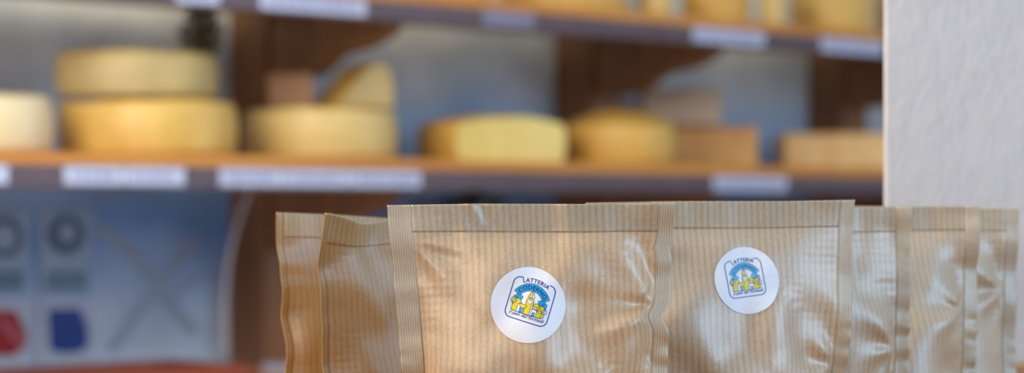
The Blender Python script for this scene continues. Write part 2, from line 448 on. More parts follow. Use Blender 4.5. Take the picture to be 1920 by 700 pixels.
def emblem_layers():
    """(colour key, layer, (verts, tris)) in frame units: the sticker's radius is 1"""
    L = []
    hw, hh, rc, w = .575, .55, .17, .026
    out = []   # open rounded frame, gap at the top for the word
    out += [(.385, hh)]+arc(hw-rc, hh-rc, rc, 90, 0, 8)+arc(hw-rc, -hh+rc, rc, 0, -90, 8)+arc(-hw+rc, -hh+rc, rc, -90, -180, 8)+arc(-hw+rc, hh-rc, rc, 180, 90, 8)+[(-.345, hh+.005)]
    L.append(('blue', 1, stroke(out, w)))
    cx, cy = -.0, -.075
    # ribbon tails, then band
    for sg in (-1, 1):
        tail = [(sg*.34, .02), (sg*.455, .04), (sg*.445, -.21), (sg*.375, -.13), (sg*.30, -.19), (sg*.33, -.06)]
        fold = [(sg*.20, .06), (sg*.36, .15), (sg*.42, .03), (sg*.25, -.05)]
        L.append(('cyan', 1, poly(tail))); L.append(('navy', 4, stroke(densify(tail, .05), .009, True)))
        L.append(('cyan', 2, poly(fold))); L.append(('navy', 4, stroke(densify(fold, .05), .009, True)))
    band = arc(cx, cy, .535, 154, 26, 30)+arc(cx, cy, .345, 26, 154, 30)
    band = band
    L.append(('cyan', 2, poly(band))); L.append(('navy', 4, stroke(densify(band, .05), .010, True)))
    L.append(('navy', 5, on_arc(text_tris('CODERNO', 1, bold=.018, space=1.12), cx, cy, .388, 112, .104)))
    L.append(('navy', 5, on_arc(text_tris('LATTERIA', 1, bold=.010, space=1.08), cx+.02, -.416, .905, 44, .112)))
    L.append(('navy', 5, in_box(text_tris('il pa\u00eds dal formadi', 1, shear=.35, bold=.008, space=1.05), -.46, .50, -.455, .085)))
    def fill(key, pts, lay=3, line=.012):
        L.append((key, lay, poly(pts)))
        if line: L.append(('navy', 4, stroke(densify(pts, .05), line, True)))
    # village: church tower with spire between round-roofed houses
    fill('yellow', [(0, .31), (-.085, .095), (.03, .085)]); fill('white', [(0, .31), (.03, .085), (.09, .11)])
    fill('yellow', [(-.09, -.36), (-.09, .04), (-.04, .085), (.0, .04), (.045, .085), (.095, .04), (.095, -.06), (.06, -.07), (.06, -.36)])
    fill('white', arc(-.03, -.005, .032, 200, 20, 6)+arc(.03, -.005, .032, 160, -20, 6)+[(0, -.085)], 4, .008)
    fill('white', [(.06, -.07), (.10, -.06), (.10, -.34), (.06, -.36)], 3, .008)
    fill('yellow', arc(-.42, -.09, .085, 0, 360, 16)[:-1], 2); fill('white', arc(-.42, -.09, .048, 0, 360, 12)[:-1], 3)
    fill('yellow', [(-.36, -.36), (-.44, -.33), (-.43, -.24)]+arc(-.32, -.13, .115, 200, 10, 12)+[(-.28, -.15), (-.28, -.36)], 3)
    fill('white', [(-.28, -.36), (-.28, -.16), (-.20, -.11), (-.10, -.16), (-.10, -.36)], 3)
    fill('cyan', [(-.21, -.35), (-.21, -.23), (-.13, -.23), (-.13, -.35)], 4)
    fill('yellow', arc(-.14, -.13, .10, 180, 360, 10), 4)
    fill('yellow', arc(.20, -.10, .09, 0, 360, 14)[:-1], 2)
    fill('yellow', arc(.33, -.14, .10, 0, 360, 14)[:-1], 2); fill('white', arc(.43, -.17, .07, 0, 360, 12)[:-1], 1)
    fill('white', [(.10, -.36), (.10, -.20), (.17, -.15), (.24, -.20), (.24, -.36)], 3)
    fill('cyan', [(.14, -.35), (.14, -.26), (.20, -.26), (.20, -.35)], 4)
    fill('yellow', [(.24, -.36), (.24, -.22), (.31, -.16), (.38, -.22), (.38, -.36)], 3)
    fill('yellow', arc(.17, -.17, .075, 0, 180, 8), 4); fill('yellow', [(.38, -.35), (.38, -.24), (.45, -.22), (.44, -.34)], 3)
    L.append(('navy', 4, stroke([(-.44, -.345), (-.3, -.36), (-.1, -.365), (.2, -.365), (.44, -.345)], .012)))
    return L

EMBLEM = None
def make_sticker(bag, sheet, hx, hz, cx, cz, R, rot, foff, mats, pale):
    global EMBLEM
    if EMBLEM is None: EMBLEM = emblem_layers()
    def place(x, z, off):
        iu, iv = sheet.find(np.asarray(x), np.asarray(z), hx, hz)
        p = sheet.ev(iu, iv); n = sheet.normal(iu, iv)
        return p+n*off
    nr, na = 18, 96
    rr = np.linspace(0, 1, nr+1)[1:]*R; aa = np.linspace(0, 2*math.pi, na, endpoint=False)
    X = cx+np.outer(rr, np.cos(aa)); Z = cz+np.outer(rr, np.sin(aa))
    P = place(X.reshape(-1), Z.reshape(-1), .00045); c = place([cx], [cz], .00045)
    V = [tuple(c[0])]+[tuple(p) for p in P]; Fc = []
    for j in range(na): Fc.append((0, 1+j, 1+(j+1) % na))
    for i in range(nr-1):
        for j in range(na):
            a = 1+i*na+j; b = 1+i*na+(j+1) % na; Fc.append((a, a+na, b+na, b))
    me = bpy.data.meshes.new('sticker'); me.from_pydata(V, [], Fc)
    st = link('sticker', me, mats['white' if not pale else 'white'], bag)
    st['label'] = 'round white printed sticker'
    groups = {'lettering': ([], [], []), 'printed_emblem': ([], [], [])}
    cr, sr = math.cos(rot), math.sin(rot); order = ['white', 'navy', 'blue', 'cyan', 'yellow']
    for n, (key, lay, (vv, tt)) in enumerate(EMBLEM):
        g = groups['lettering' if lay == 5 else 'printed_emblem']
        a = np.array(vv); x = cx+R*(foff[0]+a[:, 0]*cr-a[:, 1]*sr); z = cz+R*(foff[1]+a[:, 0]*sr+a[:, 1]*cr)
        P = place(x, z, .00050+.00003*lay+.0000015*n)
        b = len(g[0]); g[0].extend(tuple(p) for p in P)
        for t in tt:
            # wind every triangle so it faces out of the bag
            (x0, y0), (x1, y1), (x2, y2) = vv[t[0]], vv[t[1]], vv[t[2]]
            cr2 = (x1-x0)*(y2-y0)-(x2-x0)*(y1-y0)
            t = t if cr2 > 0 else (t[0], t[2], t[1])
            g[1].append(tuple(b+i for i in t)); g[2].append(order.index(key))
    for nm, (V, T, M) in groups.items():
        me = bpy.data.meshes.new(nm); me.from_pydata(V, [], T)
        for k in order: me.materials.append(mats[k])
        me.polygons.foreach_set('material_index', M)
        o = bpy.data.objects.new(nm, me); COL.objects.link(o); o.parent = st
    return st

# ------------------------------------------------------------------ materials used
M = {}
M['kraft'] = kraft('kraft paper', (218, 184, 141))
M['kraft_g'] = kraft('kraft paper greyer', (207, 182, 149))
M['kraft_shade'] = kraft('kraft paper shaded', (184, 144, 84), rough=.5)  # shade on the two left bags put into the paper colour
M['band'] = kraft('kraft top seal', (192, 170, 136), rough=.44, stripe=.24)
M['band_shade'] = kraft('kraft top seal shaded', (188, 160, 112), rough=.5, stripe=.24)  # same shade put into the colour of their top seals
M['seal'] = seal_mat('ribbed side seal', (208, 186, 152))
M['seal_w'] = seal_mat('ribbed side seal warm', (196, 152, 104))
ST1 = dict(white=plain('sticker white', (246, 247, 252), .5, var=.01), navy=plain('print navy', (38, 52, 120), .5, var=0),
           blue=plain('print blue', (36, 72, 150), .5, var=0), cyan=plain('print cyan', (20, 168, 222), .5, var=0), yellow=plain('print yellow', (240, 222, 20), .5, var=0))
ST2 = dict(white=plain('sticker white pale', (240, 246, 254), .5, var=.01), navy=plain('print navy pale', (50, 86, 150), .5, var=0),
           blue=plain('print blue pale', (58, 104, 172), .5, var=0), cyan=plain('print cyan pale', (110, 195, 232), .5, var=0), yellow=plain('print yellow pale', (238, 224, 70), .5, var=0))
COUNTER = EYE-.2020

# ------------------------------------------------------------------ kraft bags
def make_bag(label, seed, xr, y, yaw, top, warm=False, sim={}, sticker=None, warp=None, tilt=0.0, ref='right', fans=(), edges=(.010, .005), notch=(), bandfold=False, grey=False):
    """xr: world x of the top right (or left) corner at depth y; top: height of the top edge over the eye"""
    W = .1537; H = .2095
    P, m = sim_bag(seed, W=W, H=H, **sim)
    nx, ny, nl, nr_, nt = m['nx'], m['ny'], m['nl'], m['nr'], m['nt']
    hx = W/(nx-1); hz = H/(ny-1)
    tgt = EYE+top-COUNTER
    zt = P[0, -1, :, 2].mean(); P[..., 2] *= tgt/zt
    P[..., 2] += tilt*P[..., 0]*np.clip(P[..., 2]/tgt, 0, 1)
    xs = P[0, -1, :, 0]; line = tgt+tilt*xs+np.interp(xs, [-.08, -.03, .03, .08], [0, .0004, -.0003, 0])
    P[..., 2] += (line-P[0, -1, :, 2])[None, None]*np.clip(np.linspace(0, 1, ny)[None, :, None]*2.2-1.2, 0, 1)
    rw = np.random.RandomState(seed+500)
    def wave(t, step, amp):
        kn = np.arange(-.02, t.max()+.04, step); v = rw.randn(len(kn))*amp
        i = np.clip(np.searchsorted(kn, t)-1, 0, len(kn)-2); f = (t-kn[i])/step; f = f*f*(3-2*f); return v[i]*(1-f)+v[i+1]*f
    zz_ = np.linspace(0, H, ny); ci = np.arange(nx)
    for sl in (0, 1):
        dd = (ci-nl if sl == 0 else nx-1-nr_-ci)*hx
        wt = np.clip(1-dd/.022, 0, 1); wt = (wt*wt*(3-2*wt))[None]
        dy = wave(zz_, .021, .0016)+wave(zz_, .008, .0005); dxx = wave(zz_, .024, .0006)
        fo = np.clip(zz_/.02, 0, 1)
        # the strips twist a little about the seam
        tw = (wave(zz_, .03, .10)*fo)[:, None]*np.clip(-dd, 0, 1)[None]
        P[..., 1] += ((dy*fo)[:, None]*wt)[None]+tw[None]; P[..., 0] += ((dxx*fo)[:, None]*wt)[None]
    wt = np.clip(1-(ny-1-nt-np.arange(ny))*hz/.02, 0, 1)
    P[..., 1] += (wt[:, None]*(wave(np.linspace(0, W, nx), .026, .0011)+wave(np.linspace(0, W, nx), .009, .0004))[None])[None]
    # outline: gather the pouch so its sealed edges run where the filled bag lets them
    zq = np.linspace(0, H, ny); L = P[0, :, 0, 0].copy(); Rr = P[0, :, -1, 0].copy()
    sm = lambda v: np.convolve(np.pad(v, 4, mode='edge'), np.ones(9)/9, 'valid')
    tl = np.interp(zq/H, [0, .3, .6, .85, 1], [-W/2+.004, -W/2+edges[0], -W/2+edges[0]*.75, -W/2+edges[0]*.3, -W/2])
    tr = np.interp(zq/H, [0, .3, .6, .85, 1], [W/2-.004, W/2-edges[1], W/2-edges[1]*.75, W/2-edges[1]*.3, W/2])
    L0, R0 = sm(L), sm(Rr); k_ = (tr-tl)/(R0-L0)
    P[..., 0] = (P[..., 0]-L0[None, :, None])*k_[None, :, None]+tl[None, :, None]
    for zc, wd_, am in notch:
        g = am*np.exp(-((zq-zc)/wd_)**2)[None, :, None]*np.clip((P[..., 0]-.03)/.04, 0, 1)**2
        P[..., 0] -= g
    if bandfold:
        xx = P[..., 0]; zb = np.linspace(0, H, ny)[None, :, None]-(H-.0157)
        P[..., 1] += .0008*np.exp(-((xx+.030)/.013)**2)*np.sin(2*math.pi*(xx*.9+zb*.5)/.0095)*np.clip(zb/.004, 0, 1)
    if warp: P = warp(P, hx, tgt)
    hz2 = hz*tgt/zt
    for (fx, fz, amp, rad, kf, ph) in fans:
        x = P[..., 0]-fx; z = P[..., 2]-fz; r = np.sqrt(x*x+z*z)+1e-9; an = np.arctan2(z, x)
        body = np.zeros(P.shape[1:3]); body[:ny-1-nt, nl+1:nx-1-nr_] = 1
        fd = np.clip(np.minimum(np.arange(nx)-nl, nx-1-nr_-np.arange(nx))/3.0, 0, 1)[None]*np.clip((ny-1-nt-np.arange(ny))/4.0, 0, 1)[:, None]
        g = amp*np.exp(-(r[0]/rad)**2)*np.clip(r[0]/.012, 0, 1)*np.cos(kf*an[0]+ph)*body*fd
        P[0, ..., 1] -= g
    c, s = math.cos(yaw), math.sin(yaw); off = W/2 if ref == 'right' else -W/2
    root = bpy.data.objects.new('paper_bag', None); COL.objects.link(root)
    root.location = (xr-off*c, y-(off*s if ref == 'left' else 0), COUNTER+.0007); root.rotation_euler = (0, 0, yaw)
    tag(root, label, 'paper bag', 'kraft paper bags lined up on the counter')
    Fs, Bs = Sheet(P[0]), Sheet(P[1])
    kk = 'kraft_shade' if warm else ('kraft_g' if grey else 'kraft'); bb = 'band_shade' if warm else 'band'; ss = 'kraft_shade' if warm else 'seal'
    k = 2
    iu = np.linspace(nl, nx-1-nr_, (nx-1-nr_-nl)*k+1); iv = np.linspace(0, ny-1-nt, (ny-1-nt)*k+1)
    U, V = np.meshgrid(iu, iv)
    grid_mesh('front_panel', Fs.ev(U, V), U*hx, V*hz, M[kk], root)
    grid_mesh('back_panel', Bs.ev(U, V), U*hx, V*hz, M[kk], root, flip=True)
    # flat base closing the foot
    Fb, Bb = Fs.ev(iu, iu*0), Bs.ev(iu, iu*0); t = np.linspace(0, 1, 6)[:, None, None]
    grid_mesh('base_panel', Fb[None]*(1-t)+Bb[None]*t, (iu*hx)[None], (t[..., 0]*.04), M[kk], root, flip=True)
    iv2 = np.linspace(ny-1-nt, ny-1, nt*k+1); iu2 = np.linspace(nl, nx-1-nr_, (nx-1-nr_-nl)*k+1)
    U, V = np.meshgrid(iu2, iv2); grid_mesh('top_seal', Fs.ev(U, V), U*hx, V*hz, M[bb], root, solid=.0007)
    iva = np.linspace(0, ny-1, (ny-1)*k+1)
    for a, b in ((0, nl), (nx-1-nr_, nx-1)):
        U, V = np.meshgrid(np.linspace(a, b, (b-a)*k+1), iva)
        Q = Fs.ev(U, V); o = grid_mesh('side_seal', Q, U*hx, V*hz, M[ss], root, solid=.0008)
    if sticker:
        make_sticker(root, Fs, hx, hz2, *sticker)
    return root

R_ = math.radians
b3 = make_bag('kraft bag at the front with a white round sticker and its whole front in view', 11, .0868, 1.29, 0, .0028,
    sim=dict(pinch=((1, .150, .010, .14), (1, .182, .006, .08), (-1, .168, .006, .05)), cap=.027, lump=.30),
    tilt=.009, bandfold=True, notch=((.150, .005, .004), (.186, .003, .0015)), fans=((.0700, .150, .0045, .038, 5, .6), (.0735, .150, .0012, .06, 11, 0), (-.064, .185, .0014, .05, 9, 1.0), (.03, .095, .0010, .03, 3, 0)),
    sticker=(.0084-.00995, .1515, .0197, R_(-17), (.06, .09), ST1, False))
b4 = make_bag('kraft bag with a white round sticker standing second behind the front bag', 23, .1935, 1.357, R_(7), .0045,
    sim=dict(pinch=((1, .172, .006, .06), (1, .11, .010, .10)), cap=.026, lump=.32), tilt=.012, grey=True, fans=((.066, .115, .003, .035, 5, .6), (-.06, .183, .0014, .05, 9, .3), (.02, .12, .0006, .03, 3, 2)),
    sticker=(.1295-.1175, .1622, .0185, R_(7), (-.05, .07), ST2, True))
b5 = make_bag('kraft bag with only its right third showing behind the second stickered bag', 31, .2364, 1.425, R_(5), .0015,
    sim=dict(pinch=((1, .175, .006, .06), (1, .13, .01, .08)), lump=.3), grey=True, edges=(.008, .002), fans=((.066, .12, .003, .035, 5, 1.6),))
b6 = make_bag('kraft bag with a pale bluish glare on its top seal, second from the right end', 44, .2886, 1.49, R_(4), .0020,
    sim=dict(pinch=((1, .15, .010, .12),), lump=.3), grey=True, edges=(.008, .002), fans=((.066, .14, .003, .035, 5, .9),))
b7 = make_bag('kraft bag at the far right end against the pale pillar, greyish and softest focused', 52, .3268, 1.555, R_(3), .0008,
    sim=dict(pinch=((1, .155, .010, .16),), lump=.3), grey=True, edges=(.008, .002), fans=((.066, .15, .003, .035, 5, .2),))
def warpB(P, hx, H):
    """top left corner of the seal bends forward and down"""
    x = P[..., 0]; z = P[..., 2]
    t = np.clip((z-(H-.030)+(-(x+.077))*.25)/.030, 0, 1)*np.clip(1-(x+.077)/.055, 0, 1)
    t = t*t*(3-2*t)
    P[..., 1] -= .019*t; P[..., 2] += .003*t; P[..., 0] -= .004*t
    P[..., 2] -= .004*np.clip((z-(H-.03))/.03, 0, 1)*np.exp(-((x+.045)/.02)**2)
    return P
bB = make_bag('warm brown kraft bag with a bent top corner, wedged left of the front bag', 67, -.1108, 1.352, R_(42), -.0050, warm=True,
    sim=dict(pinch=((-1, .15, .012, .12), (-1, .10, .01, .1)), lump=.28, cap=.024, ls=.0045), edges=(.011, .006), warp=warpB, ref='left')
bA = make_bag('leftmost warm brown kraft bag, turned aside with its top edge dropping to the right', 73, -.1379, 1.43, R_(40), -.0052, warm=True,
    sim=dict(pinch=((-1, .165, .008, .08),), lump=.28, cap=.024, ls=.0045), edges=(.005, .005), tilt=-.045, ref='left')

# ------------------------------------------------------------------ counter, pillar, board
M['counter'] = wood('counter wood', (150, 96, 52), (186, 128, 76), (4, 30, 30))
o = box('counter', (-1.0, .9, .75, 1.628, COUNTER-.035, COUNTER), M['counter'], bevel=.004)
tag(o, 'wooden serving counter carrying the row of kraft bags', 'counter')
for x in (-.93, .83):
    for y in (.8, 1.53): box('leg', (x, x+.06, y, y+.06, .0, COUNTER-.035), M['counter'], o)
box('apron', (-.9, .85, .80, .82, COUNTER-.14, COUNTER-.035), M['counter'], o)
xe = (1657-960)/F*1.63
bm = bmesh.new(); v0 = [bm.verts.new((x, y, 0)) for x, y in ((xe, 1.63), (2.2, 1.63), (2.2, 1.80), (xe*1.80/1.63+.004, 1.80))]
f0 = bm.faces.new(v0[::-1]); r_ = bmesh.ops.extrude_face_region(bm, geom=[f0])
for v in [g for g in r_['geom'] if isinstance(g, bmesh.types.BMVert)]: v.co.z = 2.7
bmesh.ops.recalc_face_normals(bm, faces=bm.faces)
o = from_bm('wall_right', bm, plaster('pale plaster'), bevel=.003); tag(o, kind='structure')
o = box('wooden_board', (.29, .62, 1.594, 1.626, COUNTER+.0003, EYE-290/F*1.594), wood('board wood', (160, 110, 70), (196, 146, 100), (4, 40, 40)), bevel=.002)
tag(o, 'strip of light wood lying on the counter against the pale pillar', 'wooden board')

# ------------------------------------------------------------------ shelf wall, seen at an angle
TH = math.atan2(.706, .708)
P0 = Vector((-.436, 3.73)); DU = Vector((math.cos(TH), math.sin(TH))); DN = Vector((math.sin(TH), -math.cos(TH)))
def at(px, d):
    """shelf coordinate s of the thing seen in column px at distance d from the wall, and its depth"""
    k = (px-960)/F; bxx = P0.x+d*DN.x; byy = P0.y+d*DN.y
    s = (k*byy-bxx)/(DU.x-k*DU.y); return s, byy+s*DU.y
def wp(s, d, h=0): 
    p = P0+DU*s+DN*d; return Vector((p.x, p.y, EYE+h))
def hh(py, z): return (HOR-py)*z/F
def place(o, s, d, h, rz=0):
    o.location = wp(s, d, h); o.rotation_euler = (0, 0, TH+rz); return o
# local axes of a placed thing: +x along the shelf, -y out to the room

M['shelf'] = wood('shelf wood', (186, 112, 40), (214, 148, 62), (2, 30, 30), .45)
M['rail'] = plain('rail', (92, 76, 84), .4, var=.1)
M['dark'] = wood('dark upright wood', (112, 74, 42), (146, 98, 56), (30, 30, 3), .5)
M['ylw'] = cheese_mat('yellow rind', (202, 162, 78), (224, 188, 106))
M['ylw2'] = cheese_mat('golden rind', (206, 158, 66), (224, 182, 94))
M['pale'] = cheese_mat('pale rind', (206, 176, 106), (222, 196, 130))
M['milky'] = cheese_mat('milky rind', (220, 204, 158), (232, 218, 182))
M['cut'] = cheese_mat('cut cheese', (222, 200, 108), (232, 212, 128), .45, 8)
M['olive'] = cheese_mat('grey olive rind', (174, 154, 108), (198, 174, 112))
M['tag'] = plain('price strip', (196, 202, 228), .5, var=.03)
M['ink'] = plain('faint ink', (130, 134, 170), .6, var=.05)
M['card'] = wood('brown card', (150, 112, 84), (166, 126, 96), (6, 6, 6), .8)
M['cardg'] = wood('grey brown card', (196, 176, 152), (212, 192, 168), (6, 6, 6), .8)

W0, W1 = -2.6, 3.6
DW = .38
SH = {'upper': .2885+.027, 'middle': .0475+.027}
def shelf_board(h, label):
    bm = bmesh.new(); bx(bm, W0, W1, -DW, -.0885, -.020, 0)
    o = place(from_bm('shelf_board', bm, M['shelf'], bevel=.003), 0, 0, h)
    tag(o, label, 'shelf', 'long wooden wall shelves')
    bm = bmesh.new(); bx(bm, W0, W1, -DW-.006, -DW+.002, -.044, -.017); bx(bm, W0, W1, -DW-.010, -DW-.004, -.046, -.042)
    f = from_bm('price_rail', bm, M['rail'], o, bevel=.001); f['label'] = 'dull purple grey rail along the front edge'
    return o
shelf_board(SH['upper'], 'upper long honey-brown shelf under cheeses cut off by the picture top')
shelf_board(SH['middle'], 'middle long honey-brown shelf carrying the big yellow cheese wheels')
LOW = hh(745, 3.1)
o = shelf_board(LOW, 'lowest shelf, below the picture edge, carrying the reddish wooden crate')

# wall, floor
def plane_box(name, dims, mat):
    bm = bmesh.new(); bx(bm, *dims); return tag(from_bm(name, bm, mat), kind='structure')
w = plane_box('wall_back', (-3.2, 5.0, 0, .12, 0, 2.7), wall_colour('blue grey wall')); w.location = (P0.x, P0.y, 0); w.rotation_euler = (0, 0, TH)
w = plane_box('floor', (-5, 5, -2.5, 8, -.05, 0), plain('floor tile', (120, 110, 100), .5))

# uprights with curved brackets
def upright(px, label, wd=.055):
    s, _ = at(px, 0)
    bm = bmesh.new(); bx(bm, 0, wd, -.088, -.001, -EYE+.002, .95)
    o = place(from_bm('shelf_upright', bm, M['dark'], bevel=.003), s, 0, 0)
    tag(o, label, 'shelf upright', 'dark wooden uprights holding the shelves')
    for h, L, drop in ((SH['upper']-.0205, .352, .086), (SH['middle']-.0205, .352, .10), (LOW-.0205, .352, .13)):
        pts = [(-.0885, h), (-L, h), (-L, h-.034)]
        for i in range(1, 12):
            t = i/12; pts.append((-L+(L-.20)*t + .012*math.sin(math.pi*t), h-.034-(drop-.034)*t - .006*math.sin(2*math.pi*t)))
        pts += [(-.20, h-drop), (-.17, h-drop-.008), (-.0885, h-drop-.012)]
        bm = bmesh.new(); prism(bm, pts, 'x', .008, .040)
        from_bm('bracket', bm, M['dark'], o, bevel=.002)
    return s
S0 = upright(430, 'dark wooden upright nearest the left, behind the wedge of cheese')
S1 = upright(1040, 'dark wooden upright in the middle, behind the domed golden wheel', .075)
S2 = upright(1515, 'dark wooden upright furthest right, next to the pale pillar', .075)

# ------------------------------------------------------------------ cheeses
def wheel(name, r, h, mat, ang=(0, 360), dome=.0, bulge=.002, cutmat=None, seed=0, edge=.009, chop=None):
    """round cheese with soft shoulders; a smaller angle leaves cut faces"""
    rnd = random.Random(seed)
    prof = [(0, 0)]
    for i in range(1, 5): prof.append((r*(.9)*i/4 if i < 4 else r-edge, 0))
    for i in range(1, 6):
        a = math.pi/2*i/5; prof.append((r-edge+edge*math.sin(a), edge*(1-math.cos(a))))
    for i in range(1, 6): t = i/6; prof.append((r+bulge*math.sin(math.pi*t), edge+(h-2*edge)*t))
    for i in range(0, 6):
        a = math.pi/2*i/5; prof.append((r-edge+edge*math.cos(a), h-edge+edge*math.sin(a)))
    for i in range(1, 6):
        t = 1-i/5; prof.append(((r-edge)*t, h+dome*(1-t**2.4)))
    full = ang[1]-ang[0] >= 359.9; n = 64 if full else max(8, int(64*(ang[1]-ang[0])/360))
    ph = [rnd.uniform(0, 6.28) for _ in range(4)]
    def pt(p, a):
        k = 1+.008*math.sin(2*a+ph[0])+.003*math.sin(5*a+ph[1]); q = .0012*math.sin(3*a+ph[2])*p[0]/r+.0006*math.sin(7*a+ph[3])*p[0]/r
        return (p[0]*k*math.cos(a), p[0]*k*math.sin(a), p[1]+(q if p[1] > h*.5 else 0))
    bm = bmesh.new(); rings = []
    for j in range(n if full else n+1):
        a = math.radians(ang[0]+(ang[1]-ang[0])*j/n); rings.append([bm.verts.new(pt(p, a)) for p in prof])
    m = len(rings)
    for j in range(m if full else m-1):
        A, B = rings[j], rings[(j+1) % m]
        for i in range(len(prof)-1): bm.faces.new((A[i], B[i], B[i+1], A[i+1]))
    bmesh.ops.remove_doubles(bm, verts=bm.verts, dist=1e-6)
    if not full: bmesh.ops.recalc_face_normals(bm, faces=bm.faces)
    if chop:
        a = math.radians(chop[0]); nrm = Vector((math.cos(a), math.sin(a), 0))
        bmesh.ops.bisect_plane(bm, geom=bm.verts[:]+bm.edges[:]+bm.faces[:], plane_co=nrm*r*chop[1], plane_no=nrm, clear_outer=True)
        be = [e for e in bm.edges if e.is_boundary]; pts = []
        e = be[0]; v = e.verts[0]; first = v; used = set()
        while True:
            pts.append(v.co.copy()); used.add(e); v = e.other_vert(v)
            if v == first: break
            nx_ = [q for q in v.link_edges if q.is_boundary and q not in used]
            if not nx_: break
            e = nx_[0]
    o = from_bm(name, bm, mat, smooth=True)
    if chop:
        b2 = bmesh.new(); b2.faces.new([b2.verts.new(p) for p in pts])
        f = from_bm('cut_face', b2, cutmat or M['cut'], o); f['label'] = 'flat pale cut side'
    if not full:
        bm = bmesh.new()
        for a in ang:
            a = math.radians(a); bm.faces.new([bm.verts.new(pt(p, a)) for p in prof])
        f = from_bm('cut_face', bm, cutmat or M['cut'], o); f['label'] = 'smooth pale cut face'
    return o

def cheese_at(px0, px1, ytop, d, sh, mat, label, group='cheeses on the middle shelf', name='cheese_round', ang=(0, 360), rz=0, dome=.0, bulge=.002, base=None, cutmat=None, seed=0, edge=.009, chop=None):
    """wheel spanning the columns px0..px1 with its top at row ytop"""
    s0, z0 = at(px0, d); s1, z1 = at(px1, d); z = (z0+z1)/2; s = at((px0+px1)/2, d)[0]
    r = (px1-px0)/2*z/F*.99; h0 = sh if base is None else base
    zt = z-r*.5; h = hh(ytop, zt)-h0
    o = wheel(name, r-bulge, h-dome, mat, ang, dome, bulge, cutmat, seed, edge, chop)
    place(o, s, d, h0+.0003, rz); tag(o, label, 'cheese', group)
    return o, h0+h, s, z, r
mid, up = SH['middle'], SH['upper']
cheese_at(-190, 100, 172, .23, mid, M['milky'], 'pale cheese wheel with a yellow top, cut off by the left edge of the picture', dome=.006, seed=1)
_, t1, *_ = cheese_at(108, 447, 190, .235, mid, M['ylw'], 'wide yellow cheese wheel carrying another piece on the left of the middle shelf', seed=2)
cheese_at(82, 408, 97, .225, mid, M['olive'], 'greyish yellow half cheese stacked on the wide wheel at the left', name='half_cheese', ang=(185, 372), base=t1+.004, rz=R_(-8), seed=3, edge=.011)
_, t3, s3, z3, r3 = cheese_at(454, 746, 205, .225, mid, M['pale'], 'pale straw cheese wheel with the upright wedge on top', seed=4)
cheese_at(780, 1062, 214, .225, mid, M['ylw2'], 'golden cheese wheel with a light yellow cut side right of the upright wedge', chop=(-108, .60), dome=.014, seed=5, cutmat=M['cut'])
cheese_at(1050, 1268, 205, .262, mid, M['ylw2'], 'domed golden cheese wheel beside the orange-brown cheese block', dome=.024, seed=6, edge=.006)

# wedge stood on its cut side
s, z = at(662, .235); q = z/F
pts = [(-62*q, 0), (-58*q, 8*q), (8*q, 78*q), (22*q, 86*q), (36*q, 86*q), (46*q, 78*q), (54*q, 60*q), (58*q, 30*q), (58*q, 0)]
bm = bmesh.new(); prism(bm, pts, 'y', -.045, .05)
o = from_bm('cheese_wedge', bm, M['ylw'], bevel=.006, seg=3); place(o, s, .235, t3+.004, R_(-14))
tag(o, 'upright triangular cheese wedge standing on the pale straw wheel', 'cheese', 'cheeses on the middle shelf')
bm = bmesh.new(); prism(bm, [(p[0]*.93, .003+p[1]*.93) for p in pts], 'y', -.0462, -.0448)
f = from_bm('cut_face', bm, M['olive'], o); f['label'] = 'darker smooth cut face'

def block(px0, px1, y0, y1, d, dep, mat, label, name, cat, base=None, grp=None, bev=.006, rz=0):
    s0, z0 = at(px0, d); s1, z1 = at(px1, d); wd = (s1-s0); s = (s0+s1)/2; z = (z0+z1)/2
    if rz == 'face': # turned square to the viewer
        wd = (px1-px0)*z/F*.97; rr = -TH+math.atan2((px0+px1)/2-960, F)*-1; 
    else: rr = rz; wd = (px1-px0)*z/F/ (abs(math.cos(TH+rr))) - dep*abs(math.tan(TH+rr))
    h0 = base if base is not None else 0
    H = hh(y0, z)-h0
    bm = bmesh.new(); bx(bm, -wd/2, wd/2, -dep/2, dep/2, 0, H)
    bmesh.ops.subdivide_edges(bm, edges=bm.edges, cuts=3, use_grid_fill=True)
    rnd = random.Random(int(px0))
    for v in bm.verts: v.co += Vector((rnd.uniform(-1, 1), rnd.uniform(-1, 1), rnd.uniform(-1, 1) if v.co.z > .01 else 0))*.0012
    o = from_bm(name, bm, mat, bevel=0)
    b = o.modifiers.new('b', 'BEVEL'); b.width = bev; b.segments = 3; b.angle_limit = R_(50)
    place(o, s, d, h0+.0004, rr); tag(o, label, cat, grp); return o
M['crust2'] = cheese_mat('light crust', (222, 172, 112), (240, 208, 146), .5, 16)
M['crust'] = cheese_mat('orange crust', (198, 140, 82), (228, 182, 112), .5, 20)
o7 = block(1222, 1416, 238, 0, .125, .07, M['crust'], 'orange-brown square cheese block right of the domed golden wheel', 'cheese_block', 'cheese', base=mid, grp='cheeses on the middle shelf', rz=R_(-40))
block(1452, 1668, 252, 0, .19, .11, M['crust2'], 'light orange cheese block partly hidden by the pale pillar', 'cheese_block', 'cheese', base=mid, grp='cheeses on the middle shelf', rz=R_(-40))
def carton(px0, px1, ytop, d, dep, mat, label, hole=False):
    o = block(px0, px1, ytop, 0, d, dep, mat, label, 'carton', 'carton', base=mid, bev=.003, rz=R_(-40))
    return o
block(1196, 1350, 167, 0, .115, .06, M['cardg'], 'grey-brown carton lying on the orange-brown cheese block', 'carton', 'carton', base=hh(238, at(1319, .125)[1])+.002, bev=.003, rz=R_(-40))
block(500, 590, 140, 0, .20, .05, M['card'], 'small brown carton lying on the pale straw wheel beside the upright wedge', 'carton', 'carton', base=t3+.004, bev=.003, rz=R_(-40))

